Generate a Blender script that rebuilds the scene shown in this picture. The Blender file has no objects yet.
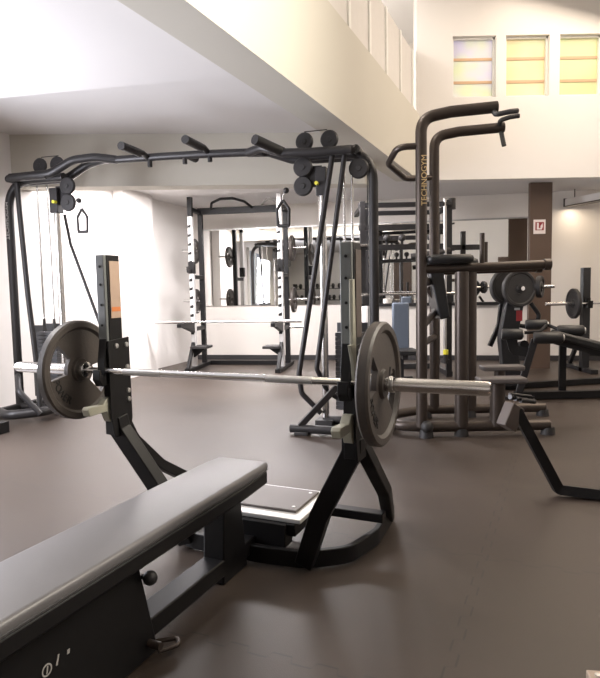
import bpy, bmesh, math, random
from mathutils import Vector, Matrix, Quaternion
random.seed(4)
C = bpy.context.scene.collection
PI = math.pi
R = math.radians

# ------------------------------------------------------------------ camera
cam_d = bpy.data.cameras.new('camera'); cam = bpy.data.objects.new('camera', cam_d); C.objects.link(cam)
cam_d.sensor_fit = 'HORIZONTAL'; cam_d.sensor_width = 36; cam_d.lens = 36
cam_d.clip_start = .02; cam_d.clip_end = 100
cam.location = (0, 0, 1.2)
cam.rotation_euler = (Matrix.Rotation(R(90 - 4.669), 3, 'X') @ Matrix.Rotation(R(-1.1), 3, 'Z')).to_euler()
bpy.context.scene.camera = cam
# ------------------------------------------------------------------ world, lights, exposure
w = bpy.data.worlds.new('world'); bpy.context.scene.world = w; w.use_nodes = True
w.node_tree.nodes['Background'].inputs[0].default_value = (1, .97, .93, 1)
w.node_tree.nodes['Background'].inputs[1].default_value = .2
vs = bpy.context.scene.view_settings
vs.view_transform = 'Standard'; vs.look = 'None'; vs.gamma = 1; vs.use_curve_mapping = False
vs.exposure = 0.0
def area(name, loc, rot, sx, sy, power, col):
    l = bpy.data.lights.new(name, 'AREA'); l.shape = 'RECTANGLE'; l.size = sx; l.size_y = sy
    l.energy = power; l.color = col
    o = bpy.data.objects.new(name, l); C.objects.link(o); o.location = loc; o.rotation_euler = rot
    return o
area('skylight_over_the_well', (3.2, 5.5, 5.0), (0, R(15), 0), 3.2, 5.0, 265, (1, .85, .69))
area('daylight_left_window', (-3.76, 3.75, 1.35), (0, R(-88), R(-17)), 1.5, 2.4, 260, (.90, .91, 1))
area('lamp_left_bay', (-2.3, 3.4, 2.70), (0, 0, R(-17)), .5, .5, 52, (1, .95, .92))
area('fill_well_side', (3.6, 2.6, 4.3), (0, R(74), R(8)), 1.2, 3.0, 120, (1, .93, .8)).data.spread = R(75)  # added fill without a fitting, brightens the well face of the diagonal beam
area('fill_upper_floor', (-1.6, 5.5, 5.0), (0, 0, 0), 3, 3, 480, (1, .95, .88))  # added fill, lifts the mezzanine where the skylight does not reach
area('lamp_back_right_bay', (4.33, 9.0, 2.385), (0, 0, R(18)), .12, .9, 6, (1, .82, .62))
area('lamp_back_bay', (-.6, 7.95, 2.62), (0, 0, R(-8)), 2.6, .4, 225, (1, .95, .96))
area('lamp_back_left_bay', (-2.3, 7.6, 2.60), (0, 0, R(-17)), .3, 1.2, 60, (1, .95, .96))

# ------------------------------------------------------------------ materials
def mat(name, col, rough=.5, metal=0, noise=0, nscale=12, bump=0, bscale=60, coat=0, spec=.5):
    m = bpy.data.materials.new(name); m.use_nodes = True; t = m.node_tree; b = t.nodes['Principled BSDF']
    b.inputs['Base Color'].default_value = (*col, 1); b.inputs['Roughness'].default_value = rough
    b.inputs['Metallic'].default_value = metal; b.inputs['Coat Weight'].default_value = coat
    b.inputs['Specular IOR Level'].default_value = spec
    tc = t.nodes.new('ShaderNodeTexCoord')
    n = t.nodes.new('ShaderNodeTexNoise'); n.inputs['Scale'].default_value = nscale; n.inputs['Detail'].default_value = 4
    t.links.new(tc.outputs['Object'], n.inputs['Vector'])
    mx = t.nodes.new('ShaderNodeMixRGB'); k = noise or .06
    mx.inputs[1].default_value = (*[c * (1 - k) for c in col], 1)
    mx.inputs[2].default_value = (*[min(1, c * (1 + k)) for c in col], 1)
    t.links.new(n.outputs['Fac'], mx.inputs[0]); t.links.new(mx.outputs[0], b.inputs['Base Color'])
    if bump:
        n2 = t.nodes.new('ShaderNodeTexNoise'); n2.inputs['Scale'].default_value = bscale; n2.inputs['Detail'].default_value = 3
        t.links.new(tc.outputs['Object'], n2.inputs['Vector'])
        bp = t.nodes.new('ShaderNodeBump'); bp.inputs['Strength'].default_value = bump; bp.inputs['Distance'].default_value = .01
        t.links.new(n2.outputs['Fac'], bp.inputs['Height']); t.links.new(bp.outputs[0], b.inputs['Normal'])
    return m
M = {}
M['wall'] = mat('white_plaster', (.80, .77, .74), .85, noise=.03, nscale=1.2, bump=.05, bscale=40)
M['wall_back'] = mat('cream_plaster', (.78, .74, .69), .85, noise=.04, nscale=1.0, bump=.05)
M['ceil'] = mat('ceiling_paint', (.74, .72, .71), .9, noise=.02, nscale=1)
M['beam'] = mat('beam_paint', (.62, .59, .52), .9, noise=.02, nscale=1)
M['column'] = mat('brown_column_paint', (.095, .06, .042), .6, noise=.12, nscale=3)
M['skirt'] = mat('dark_skirting', (.035, .033, .035), .5)
M['black'] = mat('black_powder_coat', (.006, .0055, .006), .45, noise=.2, nscale=30, spec=.3)
M['black2'] = mat('charcoal_powder_coat', (.02, .019, .02), .42, noise=.15, nscale=20, spec=.35)
M['gun'] = mat('bronze_grey_tube', (.06, .046, .038), .36, metal=.5, noise=.15, nscale=10)
M['gun2'] = mat('dark_grey_tube', (.032, .03, .031), .4, metal=.3, noise=.15, nscale=10)
M['chrome'] = mat('chrome', (.72, .71, .70), .2, metal=1, noise=.05, nscale=30)
M['steel'] = mat('satin_steel', (.55, .54, .53), .38, metal=.9, noise=.08, nscale=25)
M['whitemetal'] = mat('pale_grey_metal', (.62, .61, .60), .4, metal=.3, noise=.06)
M['greymetal'] = mat('grey_guard_plastic', (.15, .16, .158), .5, noise=.1)
M['beige'] = mat('beige_nylon', (.36, .35, .28), .45, noise=.06)
M['rubber'] = mat('black_rubber', (.022, .02, .02), .55, noise=.25, nscale=40, bump=.1)
M['plate'] = mat('worn_rubber_plate', (.055, .045, .039), .5, noise=.25, nscale=9, bump=.12, bscale=90)
M['letters'] = mat('plate_lettering', (.012, .011, .011), .5)
M['vinyl'] = mat('dark_grey_vinyl', (.125, .12, .124), .40, noise=.08, nscale=8, bump=.06, bscale=220)
M['vinyl_brown'] = mat('brown_grey_vinyl', (.12, .105, .1), .5, noise=.1, nscale=8)
M['blackvinyl'] = mat('black_vinyl', (.02, .02, .021), .38, noise=.1, nscale=8, bump=.04, bscale=200)
M['bluevinyl'] = mat('slate_blue_vinyl', (.13, .16, .21), .45, noise=.06)
M['whitefoam'] = mat('white_foam', (.72, .69, .66), .7, noise=.04)
M['yellow'] = mat('yellow_plastic', (.75, .70, .06), .4)
M['red'] = mat('red_plastic', (.28, .02, .025), .5)
M['signwhite'] = mat('sign_white', (.8, .72, .7), .5)
M['print'] = mat('white_print', (.42, .4, .38), .5)
M['goldprint'] = mat('gold_print', (.62, .45, .22), .5)
M['tan'] = mat('tan_metal', (.42, .33, .26), .5, noise=.1)
M['label'] = mat('tan_instruction_label', (.46, .33, .25), .5, noise=.12, nscale=25)
M['orange'] = mat('orange_print', (.62, .2, .06), .5)
M['brownface'] = mat('brown_label_face', (.08, .06, .05), .5, noise=.1)
M['stack'] = mat('weight_stack_paint', (.07, .07, .075), .45)
M['whiteframe'] = mat('white_window_frame', (.85, .84, .8), .5)
M['glassblue'] = mat('window_pane', (.6, .68, .75), .15)

def mirror_mat():
    m = bpy.data.materials.new('mirror_silver'); m.use_nodes = True; b = m.node_tree.nodes['Principled BSDF']
    b.inputs['Base Color'].default_value = (.88, .88, .86, 1); b.inputs['Metallic'].default_value = 1; b.inputs['Roughness'].default_value = .015
    return m
M['mirror'] = mirror_mat()

def floor_mat():
    m = bpy.data.materials.new('rubber_floor_tiles'); m.use_nodes = True; t = m.node_tree; N = t.nodes; L = t.links
    b = N['Principled BSDF']
    tc = N.new('ShaderNodeTexCoord'); mp = N.new('ShaderNodeMapping'); mp.inputs['Rotation'].default_value = (0, 0, R(24))
    L.new(tc.outputs['Object'], mp.inputs[0])
    sp = N.new('ShaderNodeSeparateXYZ'); L.new(mp.outputs[0], sp.inputs[0])
    def ma(op, a, b2=None, c=None):
        n = N.new('ShaderNodeMath'); n.operation = op
        for i, q in enumerate((a, b2, c)):
            if q is None: continue
            if isinstance(q, (int, float)): n.inputs[i].default_value = q
            else: L.new(q, n.inputs[i])
        return n.outputs[0]
    def joint(a, b_):
        # interlocking edge: the seam steps back and forth like a jigsaw
        wv = ma('SINE', ma('MULTIPLY', b_, 2 * PI / .16))
        st = ma('MULTIPLY', ma('MAXIMUM', ma('MINIMUM', ma('MULTIPLY', wv, 5), 1), -1), .016)
        f = ma('PINGPONG', ma('ADD', ma('ADD', a, st), 20.32), .5)
        return ma('LESS_THAN', f, .0034)
    j = ma('MAXIMUM', joint(sp.outputs[0], sp.outputs[1]), joint(sp.outputs[1], sp.outputs[0]))
    n1 = N.new('ShaderNodeTexNoise'); n1.inputs['Scale'].default_value = 1.1; n1.inputs['Detail'].default_value = 6
    L.new(mp.outputs[0], n1.inputs['Vector'])
    n2 = N.new('ShaderNodeTexNoise'); n2.inputs['Scale'].default_value = 260; n2.inputs['Detail'].default_value = 2
    L.new(mp.outputs[0], n2.inputs['Vector'])
    r1 = N.new('ShaderNodeValToRGB'); r1.color_ramp.elements[0].position = .3; r1.color_ramp.elements[1].position = .75
    r1.color_ramp.elements[0].color = (.050, .0365, .0285, 1); r1.color_ramp.elements[1].color = (.078, .057, .0445, 1)
    L.new(n1.outputs['Fac'], r1.inputs[0])
    mx = N.new('ShaderNodeMixRGB'); mx.blend_type = 'MULTIPLY'; mx.inputs[0].default_value = .35
    L.new(r1.outputs[0], mx.inputs[1]); L.new(n2.outputs['Color'], mx.inputs[2])
    m2 = N.new('ShaderNodeMixRGB'); L.new(ma('MULTIPLY', j, .75), m2.inputs[0]); L.new(mx.outputs[0], m2.inputs[1]); m2.inputs[2].default_value = (.02, .017, .016, 1)
    L.new(m2.outputs[0], b.inputs['Base Color'])
    rr = N.new('ShaderNodeMapRange'); rr.inputs[3].default_value = .36; rr.inputs[4].default_value = .52
    L.new(n1.outputs['Fac'], rr.inputs[0]); L.new(rr.outputs[0], b.inputs['Roughness'])
    bp = N.new('ShaderNodeBump'); bp.inputs['Strength'].default_value = .25; bp.inputs['Distance'].default_value = .003
    L.new(n2.outputs['Fac'], bp.inputs['Height']); L.new(bp.outputs[0], b.inputs['Normal'])
    return m
M['floor'] = floor_mat()

def upper_pane(name, a, b_):
    # a lit room seen through an upper window: emissive, soft horizontal bands
    m = bpy.data.materials.new(name); m.use_nodes = True; t = m.node_tree; N = t.nodes; L = t.links
    bs = N['Principled BSDF']; tc = N.new('ShaderNodeTexCoord')
    n = N.new('ShaderNodeTexNoise'); n.inputs['Scale'].default_value = 2.2; L.new(tc.outputs['Object'], n.inputs[0])
    r = N.new('ShaderNodeValToRGB'); r.color_ramp.elements[0].position = .35; r.color_ramp.elements[1].position = .65
    r.color_ramp.elements[0].color = (*a, 1); r.color_ramp.elements[1].color = (*b_, 1)
    L.new(n.outputs['Fac'], r.inputs[0]); L.new(r.outputs[0], bs.inputs['Base Color'])
    L.new(r.outputs[0], bs.inputs['Emission Color']); bs.inputs['Emission Strength'].default_value = .35
    bs.inputs['Roughness'].default_value = .2
    return m
M['pane_a'] = upper_pane('lavender_lit_pane', (.50, .47, .60), (.52, .56, .36))
M['pane_b'] = upper_pane('yellow_lit_pane', (.62, .50, .26), (.58, .55, .32))
M['pane_c'] = upper_pane('green_lit_pane', (.48, .56, .28), (.60, .50, .28))
M['pane_band'] = mat('pale_orange_band', (.62, .40, .24), .5)

# ------------------------------------------------------------------ mesh helpers
def fillet(pts, rad, n=6):
    pts = [Vector(p) for p in pts]
    if len(pts) < 3 or rad <= 0: return pts
    out = [pts[0]]
    for i in range(1, len(pts) - 1):
        a, b, c = pts[i - 1], pts[i], pts[i + 1]
        d1 = (a - b); d2 = (c - b); l1, l2 = d1.length, d2.length; d1.normalize(); d2.normalize()
        ang = d1.angle(d2)
        if ang > R(176): out.append(b); continue
        t = min(rad / math.tan(ang / 2), l1 * .48, l2 * .48)
        p0, p2 = b + d1 * t, b + d2 * t
        for k in range(n + 1):
            s = k / n
            out.append(p0 * (1 - s) ** 2 + b * 2 * s * (1 - s) + p2 * s * s)
    out.append(pts[-1]); return out

class MB:
    def __init__(s): s.bm = bmesh.new()
    def box(s, x0, x1, y0, y1, z0, z1, mtx=None):
        v = [s.bm.verts.new((x, y, z)) for x in (x0, x1) for y in (y0, y1) for z in (z0, z1)]
        if mtx: [setattr(q, 'co', mtx @ q.co) for q in v]
        for f in ((0, 1, 3, 2), (4, 6, 7, 5), (0, 4, 5, 1), (2, 3, 7, 6), (0, 2, 6, 4), (1, 5, 7, 3)):
            s.bm.faces.new([v[i] for i in f])
        return s
    def sweep(s, pts, prof, up=None, closed_caps=True):
        pts = [Vector(p) for p in pts]; rings = []
        t0 = (pts[1] - pts[0]).normalized()
        ref = Vector(up) if up else (Vector((0, 0, 1)) if abs(t0.z) < .9 else Vector((0, 1, 0)))
        n = (ref - t0 * ref.dot(t0)).normalized(); prev = t0
        for i, p in enumerate(pts):
            if i == 0: t = t0
            elif i == len(pts) - 1: t = (pts[i] - pts[i - 1]).normalized()
            else:
                t = ((pts[i + 1] - pts[i]).normalized() + (pts[i] - pts[i - 1]).normalized())
                t = t.normalized() if t.length > 1e-6 else prev
            if i:
                q = prev.rotation_difference(t); n = q @ n
                n = (n - t * n.dot(t)).normalized()
            prev = t; bnm = t.cross(n)
            rings.append([s.bm.verts.new(p + n * b + bnm * a) for a, b in prof])
        m = len(prof)
        for r0, r1 in zip(rings, rings[1:]):
            for k in range(m): s.bm.faces.new((r0[k], r0[(k + 1) % m], r1[(k + 1) % m], r1[k]))
        s.bm.faces.new(list(reversed(rings[0]))); s.bm.faces.new(rings[-1])
        return s
    def tube(s, pts, r, fil=0, seg=12, n=6):
        return s.sweep(fillet(pts, fil, n), [(r * math.cos(2 * PI * k / seg), r * math.sin(2 * PI * k / seg)) for k in range(seg)])
    def bar(s, pts, w, h, fil=0, up=None, n=6):
        return s.sweep(fillet(pts, fil, n), [(-w / 2, -h / 2), (w / 2, -h / 2), (w / 2, h / 2), (-w / 2, h / 2)], up)
    def lathe(s, prof, c=(0, 0, 0), axis=(0, 0, 1), seg=32):
        # prof: closed or open list of (radius, along)
        q = Vector((0, 0, 1)).rotation_difference(Vector(axis).normalized()); c = Vector(c); rings = []
        for r, h in prof:
            if r < 1e-5: rings.append([s.bm.verts.new(c + q @ Vector((0, 0, h)))])
            else: rings.append([s.bm.verts.new(c + q @ Vector((r * math.cos(2 * PI * k / seg), r * math.sin(2 * PI * k / seg), h))) for k in range(seg)])
        for a, b in zip(rings, rings[1:]):
            for k in range(seg):
                k2 = (k + 1) % seg
                if len(a) == 1 and len(b) == 1: continue
                if len(a) == 1: s.bm.faces.new((a[0], b[k], b[k2]))
                elif len(b) == 1: s.bm.faces.new((a[k2], a[k], b[0]))
                else: s.bm.faces.new((a[k], a[k2], b[k2], b[k]))
        return s
    def disc(s, c, axis, r, t, seg=28, rim=.15):
        e = min(t * .3, r * rim)
        return s.lathe([(0, -t / 2), (r - e, -t / 2), (r, -t / 2 + e), (r, t / 2 - e), (r - e, t / 2), (0, t / 2)], c, axis, seg)
    def prism(s, poly, ax, a0, a1):
        # polygon in the plane orthogonal to axis ax ('x','y','z'), extruded a0..a1
        def mk(p, a):
            if ax == 'x': return (a, p[0], p[1])
            if ax == 'y': return (p[0], a, p[1])
            return (p[0], p[1], a)
        A = [s.bm.verts.new(mk(p, a0)) for p in poly]; B = [s.bm.verts.new(mk(p, a1)) for p in poly]
        s.bm.faces.new(A); s.bm.faces.new(list(reversed(B))); n = len(poly)
        for k in range(n): s.bm.faces.new((A[k], B[k], B[(k + 1) % n], A[(k + 1) % n]))
        return s
    def sphere(s, c, r, sc=(1, 1, 1)):
        m = Matrix.Translation(c) @ Matrix.Diagonal((*sc, 1))
        bmesh.ops.create_uvsphere(s.bm, u_segments=14, v_segments=9, radius=r, matrix=m); return s
    def build(s, name, m, parent=None, bevel=.003, smooth=True, kind=None, label=None):
        bmesh.ops.recalc_face_normals(s.bm, faces=s.bm.faces)
        if smooth:
            for f in s.bm.faces: f.smooth = True
            for e in s.bm.edges:
                if len(e.link_faces) == 2 and e.calc_face_angle(0) > R(32): e.smooth = False
        me = bpy.data.meshes.new(name); s.bm.to_mesh(me); s.bm.free(); me.materials.append(M[m])
        o = bpy.data.objects.new(name, me); C.objects.link(o)
        if parent: o.parent = parent
        if bevel:
            b = o.modifiers.new('bevel', 'BEVEL'); b.width = bevel; b.segments = 2; b.limit_method = 'ANGLE'; b.angle_limit = R(50)
        if kind: o['kind'] = kind
        if label: o['label'] = label
        return o
def struct(name, mb, m, bevel=0): return mb.build(name, m, bevel=bevel, smooth=False, kind='structure')
def thing(name, label, cat, loc=(0, 0, 0), rotz=0, group=None):
    o = bpy.data.objects.new(name, None); C.objects.link(o); o.empty_display_size = .1
    o.location = loc; o.rotation_euler = (0, 0, rotz); o['label'] = label; o['category'] = cat
    if group: o['group'] = group
    return o
def tag(o, label, cat, group=None):
    o['label'] = label; o['category'] = cat
    if group: o['group'] = group
    return o
def dup(root, loc, rot, label, group=None):
    r = root.copy(); C.objects.link(r); r.location = loc; r.rotation_euler = rot; r['label'] = label
    if group: r['group'] = group
    for ch in list(root.children):
        c = ch.copy(); C.objects.link(c); c.parent = r
        for g in ch.children:
            d = g.copy(); C.objects.link(d); d.parent = c
    return r
def text(name, body, size, mtx, m, parent, ext=.001, squeeze=1):
    cu = bpy.data.curves.new(name, 'FONT'); cu.body = body; cu.size = size; cu.extrude = ext; cu.align_x = 'CENTER'; cu.align_y = 'CENTER'
    tmp = bpy.data.objects.new(name + '_tmp', cu); C.objects.link(tmp)
    dg = bpy.context.evaluated_depsgraph_get(); me = bpy.data.meshes.new_from_object(tmp.evaluated_get(dg))
    bpy.data.objects.remove(tmp); bpy.data.curves.remove(cu)
    me.transform(mtx @ Matrix.Diagonal((squeeze, 1, 1, 1))); me.materials.clear(); me.materials.append(M[m]); me.name = name
    o = bpy.data.objects.new(name, me); C.objects.link(o); o.parent = parent
    return o

# ================================================================== THE SETTING
struct('floor', MB().prism([(-8, -4.6), (7, -4.6), (7, 11.6), (-8, 11.6)], 'z', -.1, 0), 'floor')
# walls (world coordinates, metres)
def wall_strip(mb, p, q, z0, z1, t):   # t: thickness to the right-hand side of p->q
    p = Vector((*p, 0)); q = Vector((*q, 0)); d = (q - p).normalized(); n = Vector((d.y, -d.x, 0)) * t
    mb.prism([(p.x, p.y), (q.x, q.y), (q.x + n.x, q.y + n.y), (p.x + n.x, p.y + n.y)], 'z', z0, z1); return mb
ZT = 5.1
LW0, LW1 = (-6.68, -4.5), (-1.87, 10.69)
BW1 = (6.2, 9.12)
struct('wall_left', wall_strip(MB(), LW0, LW1, 0, ZT, -.2), 'wall')
struct('wall_back', wall_strip(MB(), (-2.2, 10.754), BW1, 0, ZT, -.2), 'wall_back')
struct('wall_right', wall_strip(MB(), (6.0, -4.5), (6.0, 9.2), 0, ZT, .2), 'wall')
struct('wall_rear', wall_strip(MB(), (-7, -4.3), (6.2, -4.3), 0, ZT, .2), 'wall')
struct('ceiling', MB().prism([(-8, -4.6), (7, -4.6), (7, 11.6), (-8, 11.6)], 'z', ZT, ZT + .15), 'ceil')
# mezzanine slabs: near bay, recessed bay, back bay
def diagx(y, off=0): return 1.68 + (y - 8.33) * .426 + off
struct('ceiling_near_bay', MB().prism([(-7.9, -4.5), (diagx(-4.5, -.3), -4.5), (diagx(4.44, -.3), 4.44), (-2.32, 4.86), (-7.9, 5.97)], 'z', 2.75, 3.1), 'ceil')
struct('ceiling_recess', MB().prism([(-7.9, 5.9), (-2.32, 4.8), (diagx(4.4, -.3), 4.4), (diagx(7.2, -.3), 7.2), (-7.9, 7.2)], 'z', 2.95, 3.12), 'ceil')
struct('ceiling_back_bay', MB().prism([(-3.2, 6.98), (diagx(6.98, -.1), 6.98), (diagx(8.3, -.1), 8.3), (diagx(8.3, -.1), 8.49), (6.0, 8.49), (6.0, 9.16), (-2.3, 10.76)], 'z', 2.656, 2.94), 'ceil')
struct('trim_1', MB().prism([(-3.4, 6.70), (diagx(6.9, -.3), 6.90), (diagx(7.2, -.3), 7.18), (-3.4, 6.98)], 'z', 2.385, 2.95), 'beam')
struct('trim_2', MB().prism([(diagx(-4.5, -.33), -4.5), (diagx(-4.5), -4.5), (diagx(8.33), 8.33), (diagx(8.33, -.33), 8.33)], 'z', 2.65, 3.52), 'beam')
# upper wall on the far side of the well, with four window openings
def upper_wall():
    mb = MB(); y0, y1 = 8.28, 8.5
    xs = [(2.11, 2.69), (2.82, 3.40), (3.54, 4.11), (4.25, 4.83), (4.97, 5.55)]; z0, z1 = 3.735, 4.525
    mb.box(1.63, 6.0, y0, y1, 2.65, z0); mb.box(1.63, 6.0, y0, y1, z1, ZT)
    px = 1.63
    for a, b in xs: mb.box(px, a, y0, y1, z0, z1); px = b
    mb.box(px, 6.0, y0, y1, z0, z1)
    struct('wall_upper', mb, 'wall')
    for i, (a, b) in enumerate(xs):
        w_ = MB().box(a, b, y0 + .1, y0 + .12, z0, z1).build('window_%d' % (i + 1), ('pane_a', 'pane_b', 'pane_c', 'pane_b', 'pane_a')[i], bevel=0, kind='structure')
        f = MB()
        f.box(a, a + .025, y0 + .06, y0 + .1, z0, z1); f.box(b - .025, b, y0 + .06, y0 + .1, z0, z1)
        f.box(a, b, y0 + .06, y0 + .1, z0, z0 + .025); f.box(a, b, y0 + .06, y0 + .1, z1 - .025, z1)
        f.build('window_frame', 'whiteframe', w_, 0)
        f = MB(); 
        for zz in (z0 + .2, z0 + .5): f.box(a + .03, b - .03, y0 + .088, y0 + .1, zz, zz + .035)
        f.build('shelf_band', 'pane_band', w_, 0)
upper_wall()
# glazed balustrade panels on the mezzanine edge
bal = MB(); fr = MB()
for k in range(5):
    ya = 5.2 + k * .62; yb = ya + .56
    for (y0_, y1_, tgt, t) in ((ya, yb, bal, .012), (yb, yb + .06, fr, .05)):
        a = Vector((diagx(y0_, -.1), y0_)); b = Vector((diagx(y1_, -.1), y1_)); n = Vector((.92, -.39)) * t / 2
        tgt.prism([tuple(a - n), tuple(a + n), tuple(b + n), tuple(b - n)], 'z', 3.52, 4.35)
tr = struct('trim_3', fr, 'whiteframe')
bal.build('balustrade_pane', 'whitefoam', tr, 0)
# brown column, pilaster, skirting
struct('trim_4', MB().box(3.30, 3.61, 8.62, 8.70, 0, 2.65), 'column')
ang = math.atan2(4.81, 15.19)
mt = Matrix.Translation((-2.47, 8.75, 0)) @ Matrix.Rotation(-ang, 4, 'Z')
struct('trim_5', MB().box(0, .16, -.3, .45, 0, 2.65, mt), 'wall')
b_ = MB(); wall_strip(b_, (-1.86, 10.685), (6.0, 9.16), 0, .08, .025); struct('baseboard_back', b_, 'skirt')
# window on the left wall, outside the frame, that the daylight comes through
wm = Matrix.Translation((-4.06, 3.75, 0)) @ Matrix.Rotation(-ang, 4, 'Z')
win = MB().box(.0, .03, -1.2, 1.2, .75, 2.35, wm).build('window_6', 'glassblue', bevel=0, kind='structure')
f = MB()
for y0, y1, z0, z1 in ((-1.25, -1.18, .7, 2.4), (1.18, 1.25, .7, 2.4), (-.03, .03, .7, 2.4), (-1.25, 1.25, .7, .77), (-1.25, 1.25, 2.33, 2.4)):
    f.box(.0, .06, y0, y1, z0, z1, wm)
f.build('window_frame', 'whiteframe', win, 0)

# mirror on the back wall
bd = Vector((.982, -.1905, 0)); bn = Vector((-.1905, -.982, 0))
def bwall(X, off): # point on the back wall face at world x X, off metres in front
    p = Vector((-.88, 10.5, 0)) + bd * ((X + .88) / .982); return p + bn * off
th = thing('wall_mirror', 'long frameless wall mirror on the back wall with a dark ledge below', 'mirror', bwall(-1.7, .0), math.atan2(bd.y, bd.x))
MB().box(0, 5.62, -.03, -.006, .95, 2.26).build('mirror_glass', 'mirror', th, 0)
f = MB(); f.box(-.02, 5.64, -.035, -.004, 2.26, 2.285); f.build('top_rail', 'steel', th, 0)
f = MB(); f.box(2.9, 5.62, -.07, -.004, .90, .95); f.build('ledge', 'black2', th, 0)

# fire hose sign on the column
sg = thing('fire_hose_sign', 'small square red and white fire hose sign on the brown column', 'sign', (3.43, 8.62, 2.03))
MB().box(-.085, .085, -.008, 0, -.1, .1).build('sign_plate', 'signwhite', sg, .001)
MB().box(-.06, .06, -.011, -.008, -.05, .065).build('red_panel', 'red', sg, 0)
f = MB(); f.prism([(-.04, .055), (-.012, .055), (-.012, -.02), (.012, -.02), (.012, .01), (.04, .05), (.045, .0), (.03, -.04), (-.04, -.04)], 'y', -.013, -.011)
f.build('hose_symbol', 'signwhite', sg, 0)

# ceiling light fitting at the right
lf = thing('ceiling_light', 'long pale tube light fitting hung under the low ceiling right of the brown column', 'ceiling light', (4.33, 9.02, 2.40), R(18))
MB().box(-.08, .08, -.55, .42, .012, .12).build('housing', 'whitefoam', lf, .012)
MB().box(-.088, .088, -.56, .43, .0, .014).build('rim', 'gun', lf, .002)
MB().box(-.088, .088, .42, .44, .0, .13).build('end_cap', 'gun', lf, .004)
MB().box(-.088, .088, -.57, -.55, .0, .13).build('end_cap', 'gun', lf, .004)
for y in (-.4, .3): MB().tube([(0, y, .12), (0, y, .256)], .008).build('stem', 'gun', lf, 0)

# ================================================================== WEIGHT PLATES
def plate_parts(root, r=.225, t=.045, windows=2, letters='POWER', rot=0, m='plate'):
    # local axis: x is the axle
    mb = MB()
    mb.lathe([(r - .03, -t / 2), (r - .008, -t / 2), (r, -t / 2 + .008), (r, t / 2 - .008), (r - .008, t / 2), (r - .03, t / 2), (r - .042, t / 2 - .012), (r - .042, -t / 2 + .012), (r - .03, -t / 2)], (0, 0, 0), (1, 0, 0), 56)
    mb.build('rim', m, root, 0)
    mb = MB(); ri = [.045 * r / .225, .078 * r / .225, .176 * r / .225, r - .04]; n = 60; h = t / 2 - .012
    def V(a, rr, x): return mb.bm.verts.new((x, rr * math.cos(a), rr * math.sin(a)))
    cache = {}
    def g(i, j, x):
        k = (i, j % n, x)
        if k not in cache: cache[k] = V(2 * PI * (j % n) / n + rot, ri[i], x)
        return cache[k]
    def solid(i, j):
        if i != 1: return True
        return not windows or ((j % (n // windows)) >= 9)
    for i in range(3):
        for j in range(n):
            if not solid(i, j): continue
            for x in (-h, h):
                q = [g(i, j, x), g(i + 1, j, x), g(i + 1, j + 1, x), g(i, j + 1, x)]; mb.bm.faces.new(q)
            if not solid(i, (j + 1) % n): mb.bm.faces.new([g(i, j + 1, -h), g(i + 1, j + 1, -h), g(i + 1, j + 1, h), g(i, j + 1, h)])
            if not solid(i, (j - 1) % n): mb.bm.faces.new([g(i, j, -h), g(i + 1, j, -h), g(i + 1, j, h), g(i, j, h)])
            if i == 0 and not solid(1, j): mb.bm.faces.new([g(1, j, -h), g(1, j + 1, -h), g(1, j + 1, h), g(1, j, h)])
            if i == 2 and not solid(1, j): mb.bm.faces.new([g(2, j, -h), g(2, j + 1, -h), g(2, j + 1, h), g(2, j, h)])
    mb.build('web', m, root, 0)
    MB().lathe([(.0265, -t / 2), (.05, -t / 2), (.055, -t / 2 + .01), (.055, t / 2 - .01), (.05, t / 2), (.0265, t / 2), (.0265, -t / 2)], (0, 0, 0), (1, 0, 0), 32).build('hub', m, root, 0)
    if letters:
        for s_ in (1, -1):
            for k, ch in enumerate(letters):
                a = R(-165 + k * 11) if s_ > 0 else R(-165 + 44 - k * 11)
                rr = .15
                # letters follow the lower rim of the face
                yy, zz = rr * math.cos(a), rr * math.sin(a)
                rotm = Matrix.Rotation(a + PI / 2, 4, 'Z') if s_ > 0 else Matrix.Rotation(-(a + PI / 2), 4, 'Z')
                base = Matrix(((0, 0, 1, 0), (1, 0, 0, 0), (0, 1, 0, 0), (0, 0, 0, 1))) if s_ > 0 else Matrix(((0, 0, -1, 0), (-1, 0, 0, 0), (0, 1, 0, 0), (0, 0, 0, 1)))
                text('raised_letter', ch, .048, Matrix.Translation((s_ * (h + .001), yy, zz)) @ base @ rotm, 'letters', root, .0015)
    return root

# ================================================================== BENCH PRESS IN FRONT
BO = Vector((-.355, 2.43, 0)); BA = R(-24)
def bench_pt(u, v, z=0): return BO + Vector((.9135 * u + .4067 * v, -.4067 * u + .9135 * v, z))
bp = thing('bench_press_station', 'large black olympic flat bench with grey pad and two uprights, in the foreground', 'weight bench', BO, BA)
mb = MB(); prof = []
# pad: rounded slab with a slightly narrowed head end
def pad_mesh(x0, x1, y0, y1, z0, z1, r=.018, head=.012):
    mb = MB(); rings = []
    ys = [y0, y0 + .006, y0 + .02, y0 + .3, (y0 + y1) / 2, y1 - .12, y1 - .03, y1 - .01, y1]
    ins = [.02, .006, 0, 0, 0, .0, .004, .012, .026]
    for y, i in zip(ys, ins):
        hx = head * max(0, (y - (y1 - .25)) / .25)
        a, b, c, d = x0 + i + hx, x1 - i - hx, z0 + i * .5, z1 - i * .55
        ring = []
        for cx, cz, s in ((b - r, d - r, 0), (a + r, d - r, 90), (a + r, c + r * .5, 180), (b - r, c + r * .5, 270)):
            for k in range(5):
                t = R(s + k * 22.5); rz = r if s < 180 else r * .5
                ring.append(mb.bm.verts.new((cx + r * math.cos(t), y, cz + rz * math.sin(t))))
        rings.append(ring)
    n = len(rings[0])
    for p, q in zip(rings, rings[1:]):
        for k in range(n): mb.bm.faces.new((p[k], p[(k + 1) % n], q[(k + 1) % n], q[k]))
    mb.bm.faces.new(rings[0]); mb.bm.faces.new(list(reversed(rings[-1])))
    return mb
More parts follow.
